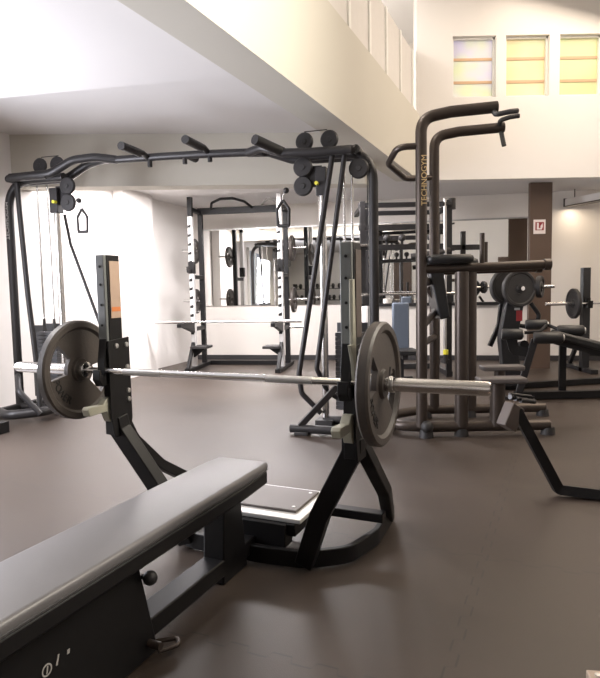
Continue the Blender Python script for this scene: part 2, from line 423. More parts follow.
pad = pad_mesh(-.135, .15, -1.45, .225, .416, .458, .016).build('pad', 'vinyl', bp, 0)
MB().tube([(.150, -1.42, .428), (.150, -.03, .428), (.139, .19, .428)], .0022, .02, 6).build('seam', 'blackvinyl', pad, 0)
MB().prism([(-.13, -1.44), (.145, -1.44), (.145, -.03), (.133, .20), (-.118, .20), (-.13, -.03)], 'z', .362, .418).build('pad_shade_board', 'black', bp, .008)  # underside board, carried up in black to stand for the pad's shaded side
MB().box(-.05, .05, -1.5, .24, .035, .105).build('spine_beam', 'black', bp, .006)
MB().prism([(-1.46, .365), (-.60, .365), (-.51, .0), (-1.50, .0)], 'x', -.05, .072).build('near_leg', 'black', bp, .006)
MB().prism([(-.03, .365), (.10, .365), (.15, 0), (-.05, 0)], 'x', -.05, .05).build('far_leg', 'black', bp, .006)
MB().sphere((.10, -.575, .285), .024).tube([(.07, -.575, .285), (.1, -.575, .285)], .01).build('knob', 'rubber', bp, 0)
MB().tube([(.06, -.52, .03), (.12, -.47, .03), (.15, -.50, .03), (.11, -.56, .03)], .008, .02).tube([(.05, -.56, .05), (.12, -.56, .05)], .014).build('adjusting_pin', 'gun', bp, 0)
lg = MB().lathe([(.013, 0), (.017, 0), (.017, .0012), (.013, .0012), (.013, 0)], (.072, -.975, .212), (1, 0, 0), 24)
lg.prism([(-.978, .202), (-.974, .202), (-.970, .222), (-.974, .222)], 'x', .072, .0733).prism([(-.945, .205), (-.939, .205), (-.931, .232), (-.937, .232)], 'x', .072, .0733)
lg.prism([(-.905, .214), (-.896, .214), (-.894, .226), (-.903, .226)], 'x', .072, .0733).build('logo', 'print', bp, 0)
ring = [(-.50, .88), (-.515, .55), (-.46, .32), (-.30, .205), (-.1, .185), (.1, .185), (.30, .205), (.46, .32), (.515, .55), (.50, .88)]
MB().bar([(x, y, .045) for x, y in ring], .028, .075, .16, (0, 0, 1)).build('floor_loop', 'black', bp, .004)
for s in (-1, 1):
    MB().box(s * .575 - .025, s * .575 + .025, .022, .105, .56, 1.372).build('upright', 'black', bp, .004)
    x = s * .575 + .025
    # wider outer cheek with bolts on its right-hand face
    ch = MB().prism([(.0, .99), (.138, 1.0), (.142, .62), (.12, .55), (.02, .55), (.0, .66)], 'x', x, x + .008).build('cheek_plate', 'black', bp, .001)
    for vv, zz in ((.118, .965), (.118, .862), (.12, .752), (.12, .712), (.05, .965)): MB().lathe([(0, .0), (.012, .0), (.011, .006), (0, .008)], (x + .008, vv, zz), (1, 0, 0), 10).build('bolt', 'steel', ch, 0)
    # printed instruction label above the cheek
    lb = MB().box(x, x + .003, .035, .098, 1.09 if s < 0 else 1.02, 1.345).build('instruction_label', 'label' if s < 0 else 'brownface', bp, 0, label='tan label with orange band')
    if s < 0: MB().box(x + .003, x + .004, .038, .095, 1.12, 1.14).build('orange_band', 'orange', lb, 0)
    # bar guard up the front
    gd = MB().box(s * .575 - .024, s * .575 + .022, .004, .022, .985, 1.372).build('bar_guard', 'greymetal', bp, .004)
    for zz in (1.06, 1.15, 1.24, 1.32): MB().lathe([(0, .0), (.006, .0), (.006, .003), (0, .004)], (s * .575, .004, zz), (0, -1, 0), 8).build('rivet', 'black', gd, 0)
    # bar hook: back plate, and a curl in front of the bar
    hk = MB().prism([(.02, 1.0), (.02, .80), (-.03, .79), (-.05, .82), (-.048, .865), (-.038, .865), (-.032, .84), (-.018, .838), (-.0155, .90), (.002, 1.0)], 'x', s * .575 - .02, s * .575 + .02)
    hk.build('bar_hook', 'black', bp, .002)
    # lower spotter catch
    MB().prism([(.022, .735), (.022, .625), (.008, .625), (-.012, .675), (-.115, .672), (-.125, .70), (-.115, .712), (-.03, .708), (-.004, .735)], 'x', s * .575 - .02, s * .575 + .018).build('spotter_catch', 'beige', bp, .003, label='pale beige nylon catch')
    MB().bar([(s * .575, .07, .64), (s * .57, .08, .58), (s * .40, .15, .28), (s * .30, .21, .03)], .078, .066, .06, (0, 1, 0)).build('leg', 'black', bp, .004)
    MB().bar([(s * .575, .095, .64), (s * .60, .2, .5), (s * .60, .40, .32), (s * .505, .80, .05)], .05, .055, .2, (1, 0, 0)).build('leg', 'black', bp, .004)
MB().prism([(-.03, 1.235), (-.006, 1.235), (.004, .99), (.004, .86), (-.012, .86), (-.024, .93), (-.055, 1.0), (-.03, 1.0)], 'x', .598, .612).build('side_guard', 'beige', bp, .002, label='tall pale side guard on right upright')
MB().box(.575, .60, .0, .04, .95, .99).build('guard_bracket', 'steel', bp, .002)
# spotter platform
pf = MB().box(-.26, .26, .25, .64, .175, .195).build('spotter_platform', 'whitemetal', bp, .004, label='light grey metal step')
MB().box(-.14, .21, .32, .60, .195, .207).build('rubber_mat', 'vinyl_brown', pf, .003)
for a in (-.11, .18):
    for b in (.36, .56): MB().lathe([(0, .0), (.009, .0), (.009, .003), (0, .004)], (a, b, .207), (0, 0, 1), 10).build('bolt', 'steel', pf, 0)
MB().box(-.2, .2, .22, .30, .07, .175).box(-.2, .2, .52, .58, .07, .175).box(-.24, -.2, .24, .6, .12, .175).box(.2, .24, .24, .6, .12, .175).build('platform_base', 'black', bp, .004)
MB().box(-.56, .56, .50, .56, .13, .172).build('cross_member', 'black', bp, .004)

# barbell and its two plates
bb = thing('olympic_barbell', 'chrome olympic barbell loaded with two plates, resting on the bench uprights', 'barbell', bench_pt(-.01, 0, .857), BA)
MB().tube([(-.66, 0, 0), (.66, 0, 0)], .0145, seg=18).build('shaft', 'chrome', bb, 0)
for a, b in ((-.45, -.25), (.25, .45)): MB().tube([(a, 0, 0), (b, 0, 0)], .0152, seg=18).build('knurling', 'steel', bb, 0)
for s in (-1, 1):
    MB().lathe([(0, .655), (.022, .655), (.036, .662), (.036, .685), (.025, .69), (.025, 1.085), (.021, 1.095), (0, 1.095)], (0, 0, 0), (s, 0, 0), 28).build('sleeve', 'chrome', bb, 0)
pr = thing('weight_plate', 'big worn grey-brown plate on the right end of the foreground barbell', 'weight plate', bench_pt(.701, 0, .857), BA, 'plates on the foreground barbell')
plate_parts(pr, rot=R(136))
pl_ = dup(pr, bench_pt(-.721, 0, .857), (0, 0, BA), 'big black plate with grip window on the left end of the foreground barbell')
for s, lab in ((1, 'wire spring collar outside the right plate of the foreground barbell'), (-1, 'wire spring collar outside the left plate of the foreground barbell')):
    cl = thing('spring_collar', lab, 'collar', bench_pt(-.01 + s * .755, 0, .857), BA, 'spring collars')
    pts = [(.016 * k / 40 * 1.0 - .008, .028 * math.cos(k * .45), .028 * math.sin(k * .45)) for k in range(40)]
    MB().tube(pts, .0028, seg=8).build('coil', 'steel', cl, 0)
    f = MB(); f.tube([(-.008, .0, .028), (-.01, .02, .06)], .003).tube([(.008, -.0, .028), (.012, -.025, .058)], .003); f.build('grip', 'rubber', cl, 0)

# ================================================================== CABLE CROSSOVER
cc = thing('cable_crossover', 'tall dark cable crossover machine spanning the left half of the room', 'cable machine', (-2.69, 6.10, 0), R(-16.5))
MB().tube([(.95, 0, 2.465), (1.5, 0, 2.455), (2.0, 0, 2.44), (2.50, 0, 2.415)], .036, .1).build('top_beam', 'gun2', cc, 0)
# curved arms that fork from the beam to each column
for v in (-.14, .14):
    MB().tube([(-.08, v, 2.35), (.38, v * .9, 2.36), (.62, v * .8, 2.47), (.84, v * .45, 2.49), (1.02, 0, 2.465)], .04, .3, 12, 10).build('fork_arm', 'gun2', cc, 0)
    MB().tube([(3.32, v, 2.34), (2.95, v, 2.345), (2.72, v, 2.36), (2.52, v * .7, 2.43), (2.36, 0, 2.42)], .038, .1).build('fork_arm', 'gun2', cc, 0)
for u, sv in ((1.36, -1), (1.97, -1), (1.72, .6)):
    g_ = MB().tube([(u, 0, 2.455), (u - .02 * sv, sv * .12, 2.47), (u, sv * .42, 2.47)], .026, .05).build('pull_up_grip', 'gun2', cc, 0)
    MB().tube([(u, sv * .14, 2.47), (u, sv * .44, 2.47)], .036).build('grip_sleeve', 'rubber', g_, 0)
    MB().tube([(u + .02, 0, 2.45), (u + .02, 0, 2.37)], .022).build('stop', 'rubber', g_, 0)
g_ = MB().tube([(2.72, -.12, 2.37), (2.58, -.42, 2.42)], .042).build('pull_up_grip', 'rubber', cc, 0)
def pulley(c, r, parent, ax=(0, 1, 0)):
    p = MB().disc(c, ax, r, .035, 26).build('pulley', 'gun2', parent, 0)
    MB().disc(Vector(c) + Vector((0, -.02, 0)), ax, r * .28, .012, 14).build('hub', 'rubber', p, 0)
def column(cx, s):
    # cx: chrome rail position; s=+1 outer post lies towards +x
    ox = cx + s * (.57 if s < 0 else .44)
    MB().tube([(ox, 0, .04), (ox, 0, 2.345), (cx - s * .1, 0, 2.345)], .042, .3, 14, 10).build('outer_post', 'gun2', cc, 0)
    MB().tube([(ox - s * .12, -.13, 2.345), (ox - s * .12, .13, 2.345)], .036).tube([(ox - s * .12, -.12, 2.345), (cx + s * .0, -.13, 2.345)], .034).tube([(ox - s * .12, .12, 2.345), (cx + s * .0, .13, 2.345)], .034).build('top_frame', 'gun2', cc, 0)
    MB().tube([(cx, 0, .06), (cx, 0, 2.2)], .032, seg=16).build('carriage_rail', 'chrome', cc, 0)
    pb = MB().box(cx - .045, cx + .045, -.05, .05, 2.0, 2.24).build('carriage', 'gun2', cc, .006)
    MB().tube([(cx - s * .03, -.05, 2.10), (cx - s * .03, -.09, 2.10)], .016).build('pin', 'yellow', pb, 0, label='yellow locking pin')
    pulley((cx - s * .16, -.03, 2.25), .085, cc); pulley((cx - s * .16, -.03, 2.09), .085, cc)
    MB().box(min(cx, cx - s * .17), max(cx, cx - s * .17), -.005, .005, 2.08, 2.26).build('pulley_bracket', 'gun2', cc, .002)
    pulley((cx - .15 if s > 0 else cx - .17, 0, 2.47), .078, cc); pulley((cx + .07 if s > 0 else cx + .03, 0, 2.47), .078, cc)
    MB().tube([(cx - .15, 0, 2.553), (cx + .05, 0, 2.553)], .004).build('cable', 'black', cc, 0)
    a, b = (cx - .30, cx - .18) if s < 0 else (cx + .17, cx + .24)
    for q in (a, b): MB().tube([(q, .1, .12), (q, .1, 2.3)], .011).build('guide_rod', 'chrome', cc, 0)
    m_ = (a + b) / 2
    f = MB()
    for k in range(18): f.box(m_ - .12, m_ + .12, .04, .19, .14 + k * .038, .14 + k * .038 + .034)
    f.build('weight_stack', 'stack', cc, .002)
    for q in (a, b): MB().lathe([(0, 0), (.026, 0), (.018, .06), (.012, .13), (0, .13)], (q, .1, .825), (0, 0, 1), 12).build('stack_collar', 'rubber', cc, 0)
    MB().box(m_ - .14, m_ + .14, .21, .225, .10, .90).build('stack_shroud', 'stack', cc, .002)
    # feet
    MB().tube([(ox, -.3, .045), (ox, .45, .045)], .04).build('foot', 'gun2', cc, 0)
    MB().tube([(ox, 0, .05), (cx - s * .02, 0, .05)], .04).build('foot', 'gun2', cc, 0)
    MB().box(cx - .08, cx + .08, -.08, .08, .0, .06).build('base_plate', 'rubber', cc, .006)
column(.33, -1)
column(3.03, 1)
MB().box(-.24, .22, .22, .24, .12, .88).build('back_panel', 'stack', cc, .003)
# slanted struts
MB().tube([(-.06, -.08, 2.33), (-.0, -.08, 1.2), (.07, -.08, .35), (.10, -.12, .05)], .026, .1).build('strut', 'gun2', cc, 0)
MB().tube([(.34, .1, 2.0), (.38, .12, 1.7), (.62, .2, .9), (.85, .25, .05)], .016, .1).build('strut', 'gun2', cc, 0)
MB().tube([(3.15, -.1, 2.33), (2.82, -.1, .47), (2.84, -.1, .3), (3.0, -.05, .12)], .024, .08).build('strut', 'gun2', cc, 0)
MB().tube([(3.25, -.1, 2.31), (2.98, -.1, .52), (3.05, 0, .3), (3.3, .2, .1)], .022, .08).build('strut', 'gun2', cc, 0)
pulley((3.36, -.05, 2.20), .085, cc)
MB().tube([(3.43, -.05, 2.2), (3.43, -.05, .3)], .004).build('cable', 'black', cc, 0)
# low front foot and brace of the right column
MB().tube([(2.82, -.38, .05), (3.22, -.38, .05)], .036).build('foot', 'gun2', cc, 0)
MB().bar([(2.90, -.38, .07), (3.20, -.24, .40)], .045, .05).build('brace', 'gun2', cc, .004)
MB().box(2.86, 2.98, -.42, -.3, 0, .03).build('foot_pad', 'rubber', cc, .006)
MB().tube([(-.24, -.35, .08), (.1, -.55, .08), (.42, -.35, .10), (.30, -.05, .1)], .045, .18).build('foot', 'gun2', cc, 0)
MB().tube([(.02, -.3, .42), (.18, -.48, .30), (.36, -.42, .08)], .028, .1).build('foot', 'gun2', cc, 0)
text('brand_lettering', 'TECHNOGYM', .06, Matrix(((0, 1, 0, -.24), (0, 0, -1, -.0425), (1, 0, 0, 1.95), (0, 0, 0, 1))), 'print', cc, .0008)
# two D-handles hanging from the pulleys
def pull_attachment(u, z, label):
    o = Vector((-2.69, 6.10, 0)) + Vector((.9588 * u, -.2840 * u, z)) + Vector((-.2840, -.9588, 0)) * .05
    h = thing('cable_attachment', label, 'cable handle', o, R(-16.5), 'handles hanging from the crossover')
    MB().tube([(0, 0, .13), (.055, 0, .05), (.05, 0, -.09), (-.05, 0, -.09), (-.055, 0, .05), (0, 0, .13)], .013, .012).build('strap', 'rubber', h, 0)
    MB().tube([(-.05, 0, -.09), (.05, 0, -.09)], .016).build('grip', 'rubber', h, 0)
    s = -1 if u < 1 else 1
    MB().tube([(0, 0, .13), (0, 0, .17)], .005).tube([(0, 0, .17), (s * .035, 0, .21), (s * .06, 0, .23)], .006, .02).build('carabiner', 'steel', h, 0)
    MB().sphere((s * .03, 0, .21), .026).build('cable_ball', 'rubber', h, 0)
pull_attachment(.655, 1.89, 'black triangular cable handle hanging near the left end of the crossover')
pull_attachment(2.69, 1.85, 'black triangular cable handle hanging beside the silver rack post')

# ================================================================== SQUAT RACK AT THE BACK
RO = Vector((-.35, 9.0, 0)); RA = R(-10)
def rack_pt(u, v, z): return RO + Vector((.9848 * u + .1736 * v, -.1736 * u + .9848 * v, z))
rk = thing('squat_rack', 'tall half rack with silver slotted posts against the mirror at the back', 'squat rack', RO, RA)
for u, top in ((-1.30, 1), (.08, 0)):
    f = MB().box(u - .035, u + .035, -.035, .035, .05, 2.63 if not top else 2.34)
    p = f.build('front_post', 'whitemetal', rk, .003)
    z = .55
    while z < 2.28: MB().prism([(u - .036, z), (u + .012, z + .0), (u + .02, z + .03), (u + .012, z + .055), (u - .036, z + .03)], 'y', -.0362, -.034).build('slot', 'black', p, 0); z += .135
    if top: MB().box(u - .035, u + .035, -.035, .035, 2.34, 2.63).build('post_top', 'black', rk, .003)
    MB().box(u - .035 , u + .035, .42, .49, .05, 2.52).build('rear_post', 'black', rk, .003)
    MB().box(u - .04, u + .04, -.35, .75, .0, .06).build('floor_rail', 'black', rk, .004)
    MB().bar([(u, -.32, .05), (u, -.04, .42)], .05, .05, up=(1, 0, 0)).build('brace', 'black', rk, .003)
    for zz in (.6, 1.4, 2.42): MB().box(u - .03, u + .03, 0, .45, zz, zz + .06).build('side_rung', 'black', rk, .003)
    j = MB().box(u - .045, u + .045, -.045, .045, 1.48, 1.66).build('j_hook', 'black', rk, .004)
    MB().prism([(-.045, 1.50), (-.12, 1.49), (-.15, 1.58), (-.13, 1.58), (-.11, 1.53), (-.045, 1.55)], 'x', u - .04, u + .0).build('hook_lip', 'rubber', j, .003)
    MB().prism([(-.035, .76), (-.62, .745), (-.62, .69), (-.45, .68), (-.035, .58)], 'x', u - .03, u + .03).build('safety_arm', 'black', rk, .003)
    s = 1 if u < 0 else -1
    st = MB().box(min(u, u + s * .26), max(u, u + s * .26), -.2, .1, .34, .38).build('foot_step', 'rubber', rk, .006)
    MB().prism([(min(u, u + s * .2), .34), (max(u, u + s * .2), .34), (u + s * .02, .2), (u, .2)], 'y', -.06, 0).build('step_bracket', 'black', rk, .003)
    # storage horns
    d = -1 if u < 0 else 1
    for zz in (.62, 1.05, 1.85): MB().tube([(u + d * .03, .455, zz), (u + d * .32, .455, zz + .01)], .02).build('storage_horn', 'chrome', rk, 0)
MB().box(-1.3, .08, .42, .48, 2.42, 2.52).build('top_crossbar', 'black', rk, .004)
MB().tube([(-1.1, .40, 2.50), (-1.02, .2, 2.56), (-.85, .1, 2.60), (-.65, .1, 2.60), (-.5, .2, 2.56), (-.44, .40, 2.50)], .02, .08).build('pull_up_handle', 'black', rk, 0)
MB().tube([(-.28, .42, 2.54), (-.12, .2, 2.60), (.05, .0, 2.50)], .018, .05).build('pull_up_handle', 'steel', rk, 0)
MB().box(-1.26, .04, .62, .68, .0, .07).build('rear_floor_bar', 'black', rk, .004)
rb = thing('olympic_barbell', 'empty silver barbell lying low across the squat rack safety arms', 'barbell', rack_pt(-.62, -.5, .765), RA, None)
MB().tube([(-.66, 0, 0), (.66, 0, 0)], .0145).build('shaft', 'chrome', rb, 0)
for s in (-1, 1): MB().lathe([(0, .655), (.03, .655), (.03, .68), (.022, .685), (.022, 1.09), (0, 1.09)], (0, 0, 0), (s, 0, 0), 18).build('sleeve', 'chrome', rb, 0)
# stored plates on the rack
sp = thing('weight_plate', 'dark plate stored high on the right side of the squat rack', 'weight plate', rack_pt(.18, .455, 1.85), RA, 'plates stored on the squat rack')
plate_parts(sp, letters='', r=.2)
for u, z, lab in ((.19, 1.05, 'dark plate stored low on the right side of the squat rack'), (-1.41, 1.85, 'dark plate stored high on the left side of the squat rack'), (-1.41, 1.05, 'dark plate stored low on the left side of the squat rack')):
    dup(sp, rack_pt(u, .455, z), (0, 0, RA), lab)

# ================================================================== POWER RACK BEHIND THE TOWER
pk = thing('power_rack', 'black power rack with stacked crossbars behind the pull-up tower', 'squat rack', (.85, 8.0, 0), 0)
for x, y in ((0, 0), (.14, .85), (1.14, 0), (1.18, .85)):
    MB().box(x - .035, x + .035, y - .035, y + .035, 0, 2.35 if y else 2.34).build('post', 'black2', pk, .003)
for y, z, h in ((0, 2.29, .06), (.0, 2.0, .07), (.85, 1.93, .06), (.0, 1.74, .07), (.85, 2.29, .06)):
    MB().box(-.05 if y == 0 else .1, 1.16, y - .03, y + .03, z - h / 2, z + h / 2).build('crossbar', 'black2', pk, .003)
for x in (0, 1.16):
    MB().box(x - .035, x + .035, 0, .85, 0, .07).build('side_rail', 'black2', pk, .003)
    MB().box(x - .03, x + .03, 0, .85, 2.24, 2.30).build('side_rail', 'black2', pk, .003)
MB().box(0, 1.16, .82, .88, .0, .08).build('rear_floor_bar', 'black2', pk, .003)
MB().tube([(1.06, -.12, .38), (1.06, -.12, 2.34)], .022).build('cable_column', 'steel', pk, 0)
MB().box(1.02, 1.14, -.14, 0, 2.25, 2.3).build('column_bracket', 'black2', pk, .003)
y_ = MB().tube([(1.06, -.16, .20), (1.06, -.16, .32)], .03).box(1.03, 1.12, -.16, 0, .2, .25).build('cable_end', 'rubber', pk, 0)
MB().tube([(1.06, -.16, .32), (1.06, -.16, .38)], .034).build('cable_stop', 'yellow', y_, 0, label='yellow cable stop')
for x in (.32, .52, .9): MB().sphere((x, -.01, 1.86), .05).tube([(x, -.0, 1.77), (x, 0, 1.86)], .02).build('band_peg', 'rubber', pk, 0)
MB().tube([(-.2, -.06, 1.77), (.1, -.06, 1.77)], .022).build('storage_horn', 'chrome', pk, 0)
MB().tube([(.62, -.1, 1.6), (.72, -.12, 1.61), (1.05, -.1, 1.66)], .045, .1).tube([(1.05, -.1, 1.66), (1.14, -.02, 1.7)], .03).build('padded_arm', 'rubber', pk, 0)
# second upper frame to the right of it
MB().tube([(1.18, .0, 2.22), (1.18, -.0, 2.36)], .05).build('post_cap', 'rubber', pk, 0)
MB().box(1.2, 1.7, .2, .26, 1.70, 1.77).box(1.36, 1.42, .2, .26, 1.55, 1.95).build('side_bracket', 'black2', pk, .003)
MB().box(1.2, 1.6, .5, .56, 1.55, 1.6).build('side_bracket', 'black2', pk, .003)
MB().box(1.14, 1.22, 0, .6, 1.68, 1.72).build('side_rail', 'black2', pk, .003)
bar2 = thing('olympic_barbell', 'thin barbell racked inside the black power rack', 'barbell', (1.45, 7.93, 1.12), 0)
MB().tube([(-.6, 0, 0), (.55, 0, 0)], .0145).build('shaft', 'chrome', bar2, 0)
for s in (-1, 1): MB().tube([(s * .55, 0, 0), (s * .75, 0, 0)], .024).build('sleeve', 'chrome', bar2, 0)
MB().box(-.02, .07, -.11, -.02, 1.0, 1.1).box(1.09, 1.18, -.11, -.02, 1.0, 1.1).build('j_hook', 'black2', pk, .003)

ub = thing('upright_bench', 'small bench standing with its slate blue backrest upright, behind the crossover post', 'weight bench', (1.26, 7.45, 0), 0)
MB().box(-.105, .105, .0, .07, .42, 1.02).build('backrest', 'bluevinyl', ub, .02)
MB().box(-.15, .15, -.38, -.02, .40, .46).build('seat', 'blackvinyl', ub, .015)
MB().box(-.03, .03, -.3, .05, .34, .40).box(-.03, .03, -.02, .04, .03, .40).box(-.03, .03, -.45, .35, 0, .05).box(-.2, .2, .3, .36, 0, .05).box(-.2, .2, -.48, -.42, 0, .05).box(-.03, .03, .05, .09, .38, .9).build('frame', 'black2', ub, .004)
fr_ = MB().lathe([(.03, 0), (.085, 0), (.09, .01), (.09, .97), (.085, .98), (.03, .98), (.03, 0)], (0, 0, 0), (0, 0, 1), 28).build('foam_roller', 'whitefoam', None, 0)
fr_.location = (.86, 7.5, 0); tag(fr_, 'tall white foam roller standing on end beside the slate blue backrest', 'foam roller')

# ================================================================== PULL-UP AND DIP TOWER
tw = thing('pull_up_tower', 'tall bronze-grey pull-up and dip tower with bent tubes, right of centre', 'pull-up tower', (.952, 4.78, 0), 0)
MB().tube([(1.05, 0, .075), (.1, 0, .075), (-.19, .08, .075), (-.16, .5, .075), (.16, .70, .075), (1.30, .70, .075)], .044, .2).build('base_loop', 'gun', tw, 0)
for x, y in ((1.04, 0), (.05, -.03), (1.28, .7), (.2, .7), (.34, 0), (.61, .7)):
    MB().lathe([(0, 0), (.058, 0), (.055, .03), (.05, .06), (0, .06)], (x, y, 0), (0, 0, 1), 16).build('rubber_foot', 'rubber', tw, 0)
MB().sphere((.05, -.06, .09), .05).build('end_cap', 'rubber', tw, 0)
MB().tube([(.02, 0, .08), (.02, 0, 2.51), (.25, 0, 2.555), (.61, 0, 2.585)], .045, .24, 16, 10).build('tall_post', 'gun', tw, 0)
MB().tube([(.28, .70, .08), (.28, .70, 2.54), (.5, .70, 2.58), (.90, .70, 2.61)], .045, .24, 16, 10).build('tall_post', 'gun', tw, 0)
MB().tube([(.34, 0, .08), (.34, 0, 1.32)], .055, seg=16).build('short_post', 'gun', tw, 0)
MB().tube([(.61, .70, .08), (.61, .70, 1.35)], .055, seg=16).build('short_post', 'gun', tw, 0)
MB().tube([(.03, 0, 1.345), (.6, 0, 1.355), (1.0, 0, 1.365)], .036, .05).lathe([(0, 0), (.045, 0), (.045, .05), (0, .05)], (.99, 0, 1.365), (1, 0, 0), 16).build('dip_arm', 'gun', tw, 0)
MB().tube([(.28, .70, 1.345), (.9, .70, 1.355), (1.22, .70, 1.36)], .036, .05).lathe([(0, 0), (.045, 0), (.045, .05), (0, .05)], (1.2, .70, 1.36), (1, 0, 0), 16).build('dip_arm', 'gun', tw, 0)
MB().box(.06, .42, -.09, .09, 1.385, 1.455).build('forearm_pad', 'blackvinyl', tw, .03)
MB().box(.36, .66, .60, .80, 1.385, 1.455).build('forearm_pad', 'blackvinyl', tw, .03)
MB().tube([(.50, 0, 1.37), (.50, 0, 1.62)], .02).build('vertical_grip', 'gun', tw, 0)
MB().tube([(.74, .70, 1.37), (.74, .70, 1.60)], .024).build('vertical_grip', 'gun', tw, 0)
MB().tube([(.02, 0, 1.25), (.28, .70, 1.25)], .035).tube([(.02, 0, .75), (.28, .70, .75)], .03).build('cross_tube', 'gun', tw, 0)
MB().prism([(.12, 1.36), (.24, 1.36), (.30, .95), (.22, .93)], 'y', .2, .5).build('back_pad', 'blackvinyl', tw, .012)
MB().tube([(.22, .35, 1.1), (.14, .35, 1.2)], .03).tube([(.22,.35,1.0),(.06,.1,.9)], .03).build('pad_bracket', 'gun', tw, 0)
MB().tube([(.02, 0, 2.30), (-.16, .02, 2.30), (-.20, .25, 2.22), (.0, .6, 2.16), (.28, .70, 2.18)], .026, .1).build('side_handle', 'gun', tw, 0)
MB().tube([(.58, 0, 2.56), (.58, -.06, 2.51), (.68, -.10, 2.52), (.74, -.08, 2.53)], .02, .03).build('end_grip', 'rubber', tw, 0)
MB().tube([(.86, .70, 2.60), (.84, .62, 2.65), (.92, .60, 2.67), (1.0, .6, 2.68)], .02, .03).tube([(.87, .70, 2.60), (.89, .66, 2.44)], .02).build('end_grip', 'rubber', tw, 0)
MB().box(.46, .84, -.10, .06, .43, .475).build('foot_step', 'vinyl_brown', tw, .012)
MB().box(.71, 1.09, .62, .78, .43, .475).build('foot_step', 'vinyl_brown', tw, .012)
MB().tube([(.63, 0, .08), (.63, 0, .43)], .06, seg=16).build('step_post', 'gun', tw, 0)
MB().tube([(.88, .7, .08), (.88, .7, .43)], .05, seg=16).build('step_post', 'gun', tw, 0)
text('brand_lettering', 'TECHNOGYM', .062, Matrix(((0, -1, 0, .035), (0, 0, -1, -.0505), (1, 0, 0, 2.03), (0, 0, 0, 1))) @ Matrix.Rotation(0, 4, 'Z'), 'goldprint', tw, .001)

# ================================================================== PLATE-LOADED PRESS AND ITS PLATES
pp = thing('plate_loaded_press', 'black plate-loaded press machine with a red label, in front of the brown column', 'weight machine', (2.45, 6.9, 0), 0)
MB().bar([(-.1, .0, .04), (1.2, .3, .04)], .08, .07).build('floor_rail', 'black', pp, .004)
MB().bar([(-.25, -.15, .04), (.15, .5, .04)], .08, .07).build('floor_rail', 'black', pp, .004)
MB().bar([(0, .0, .05), (-.06, 0, .6), (.03, .0, 1.10)], .20, .12, .2, (0, 1, 0)).build('main_column', 'black2', pp, .01)
MB().bar([(-.22, .12, .5), (-.12, .1, .75), (-.08, .1, 1.12)], .05, .05, .2, (0, 1, 0)).build('lever', 'black', pp, .004)
MB().tube([(-.12, .12, 1.17), (.15, .03, 1.18), (.42, -.15, 1.19)], .022, .05).build('load_horn', 'chrome', pp, 0)
MB().tube([(-.06, .16, 1.17), (.03, -.24, 1.17)], .024).build('load_horn', 'chrome', pp, 0)
lb = MB().box(.02, .09, -.066, -.062, .80, .92).build('warning_label', 'red', pp, 0, label='small red warning label')
MB().box(.0, .06, -.068, -.062, .925, .95).build('label_print', 'print', lb, 0)
MB().tube([(.2, -.02, 1.0), (.3, -.05, .85), (.2, -.05, .72), (.05, -.02, .75)], .025, .08).build('handle', 'black', pp, 0)
MB().tube([(.03, -.05, .5), (.03, -.3, .55)], .05).build('seat_post', 'black', pp, 0)
def small_plate(name, loc, rot, r, t, lab, grp):
    o = thing(name, lab, 'weight plate', loc, rot, grp); plate_parts(o, r=r, t=t, windows=0, letters='', m='rubber'); return o
p1 = small_plate('weight_plate', (2.45 + .015, 6.9 - .16, 1.17), R(-77), .205, .06, 'large black plate nearest the camera on the press machine horn', 'plates on the press machine')
p2 = dup(p1, (2.45 - .045, 6.9 + .09, 1.19), (0, 0, R(-77)), 'large black plate half hidden behind its twin on the press machine horn')
p3 = small_plate('weight_plate', (2.45 + .285, 6.9 - .06, 1.185), R(-34), .125, .06, 'small black plate to the right of the two large ones on the press machine', 'plates on the press machine')

# ================================================================== DECLINE BENCH
db = thing('decline_bench', 'black decline bench with leg rollers on the right, its pad sloping out of frame', 'weight bench', (2.62, 6.25, 0), R(-14))
def roller(x0, x1, y, z, r=.055):
    rr = MB().lathe([(0, x0), (r * .85, x0), (r, x0 + .015), (r, x1 - .015), (r * .85, x1), (0, x1)], (0, y, z), (1, 0, 0), 22).build('leg_roller', 'blackvinyl', db, 0)
    MB().disc((x1 + .008, y, z), (1, 0, 0), r * .6, .016, 16).build('end_cap', 'whitemetal', rr, 0)
roller(-.49, -.28, -.02, .69, .06); roller(-.18, .10, -.1, .66, .062)
roller(-.22, .0, .25, .775, .055); roller(.08, .34, .1, .72, .058)
MB().tube([(-.45, -.02, .69), (-.1, -.0, .72), (.0, .25, .775), (.12, .1, .72)], .018, .03).build('roller_axle', 'black', db, 0)
MB().bar([(-.16, -.04, .64), (-.28, -.05, .2), (-.32, -.05, .04)], .07, .06, .1, (0, 1, 0)).build('front_leg', 'black2', db, .004)
MB().bar([(-.40, .0, .68), (-.36, .0, .52), (-.22, -.02, .5)], .10, .08, .05, (0, 1, 0)).build('roller_bracket', 'black', db, .006)
MB().bar([(.14, .12, .62), (.14, .12, .05)], .07, .06, up=(0, 1, 0)).build('mid_post', 'black', db, .004)
MB().bar([(-.36, -.06, .045), (.3, .1, .045), (1.5, .5, .045)], .08, .08, .2, (0, 0, 1)).build('floor_beam', 'black', db, .004)
pm = Matrix.Translation((.02, .08, .69)) @ Matrix.Rotation(R(16), 4, 'Y') @ Matrix.Rotation(R(6), 4, 'Z')
MB().box(.02, 1.3, -.15, .15, -.04, .045, pm).build('pad', 'blackvinyl', db, .025)
MB().box(.05, 1.2, -.04, .04, -.1, -.04, pm).build('pad_rail', 'black2', db, .004)
MB().box(1.12, 1.19, .32, .40, .05, .35).build('rear_post', 'black', db, .004)
MB().box(-.5, -.16, -.1, -.02, .0, .04).build('foot', 'black2', db, .004)

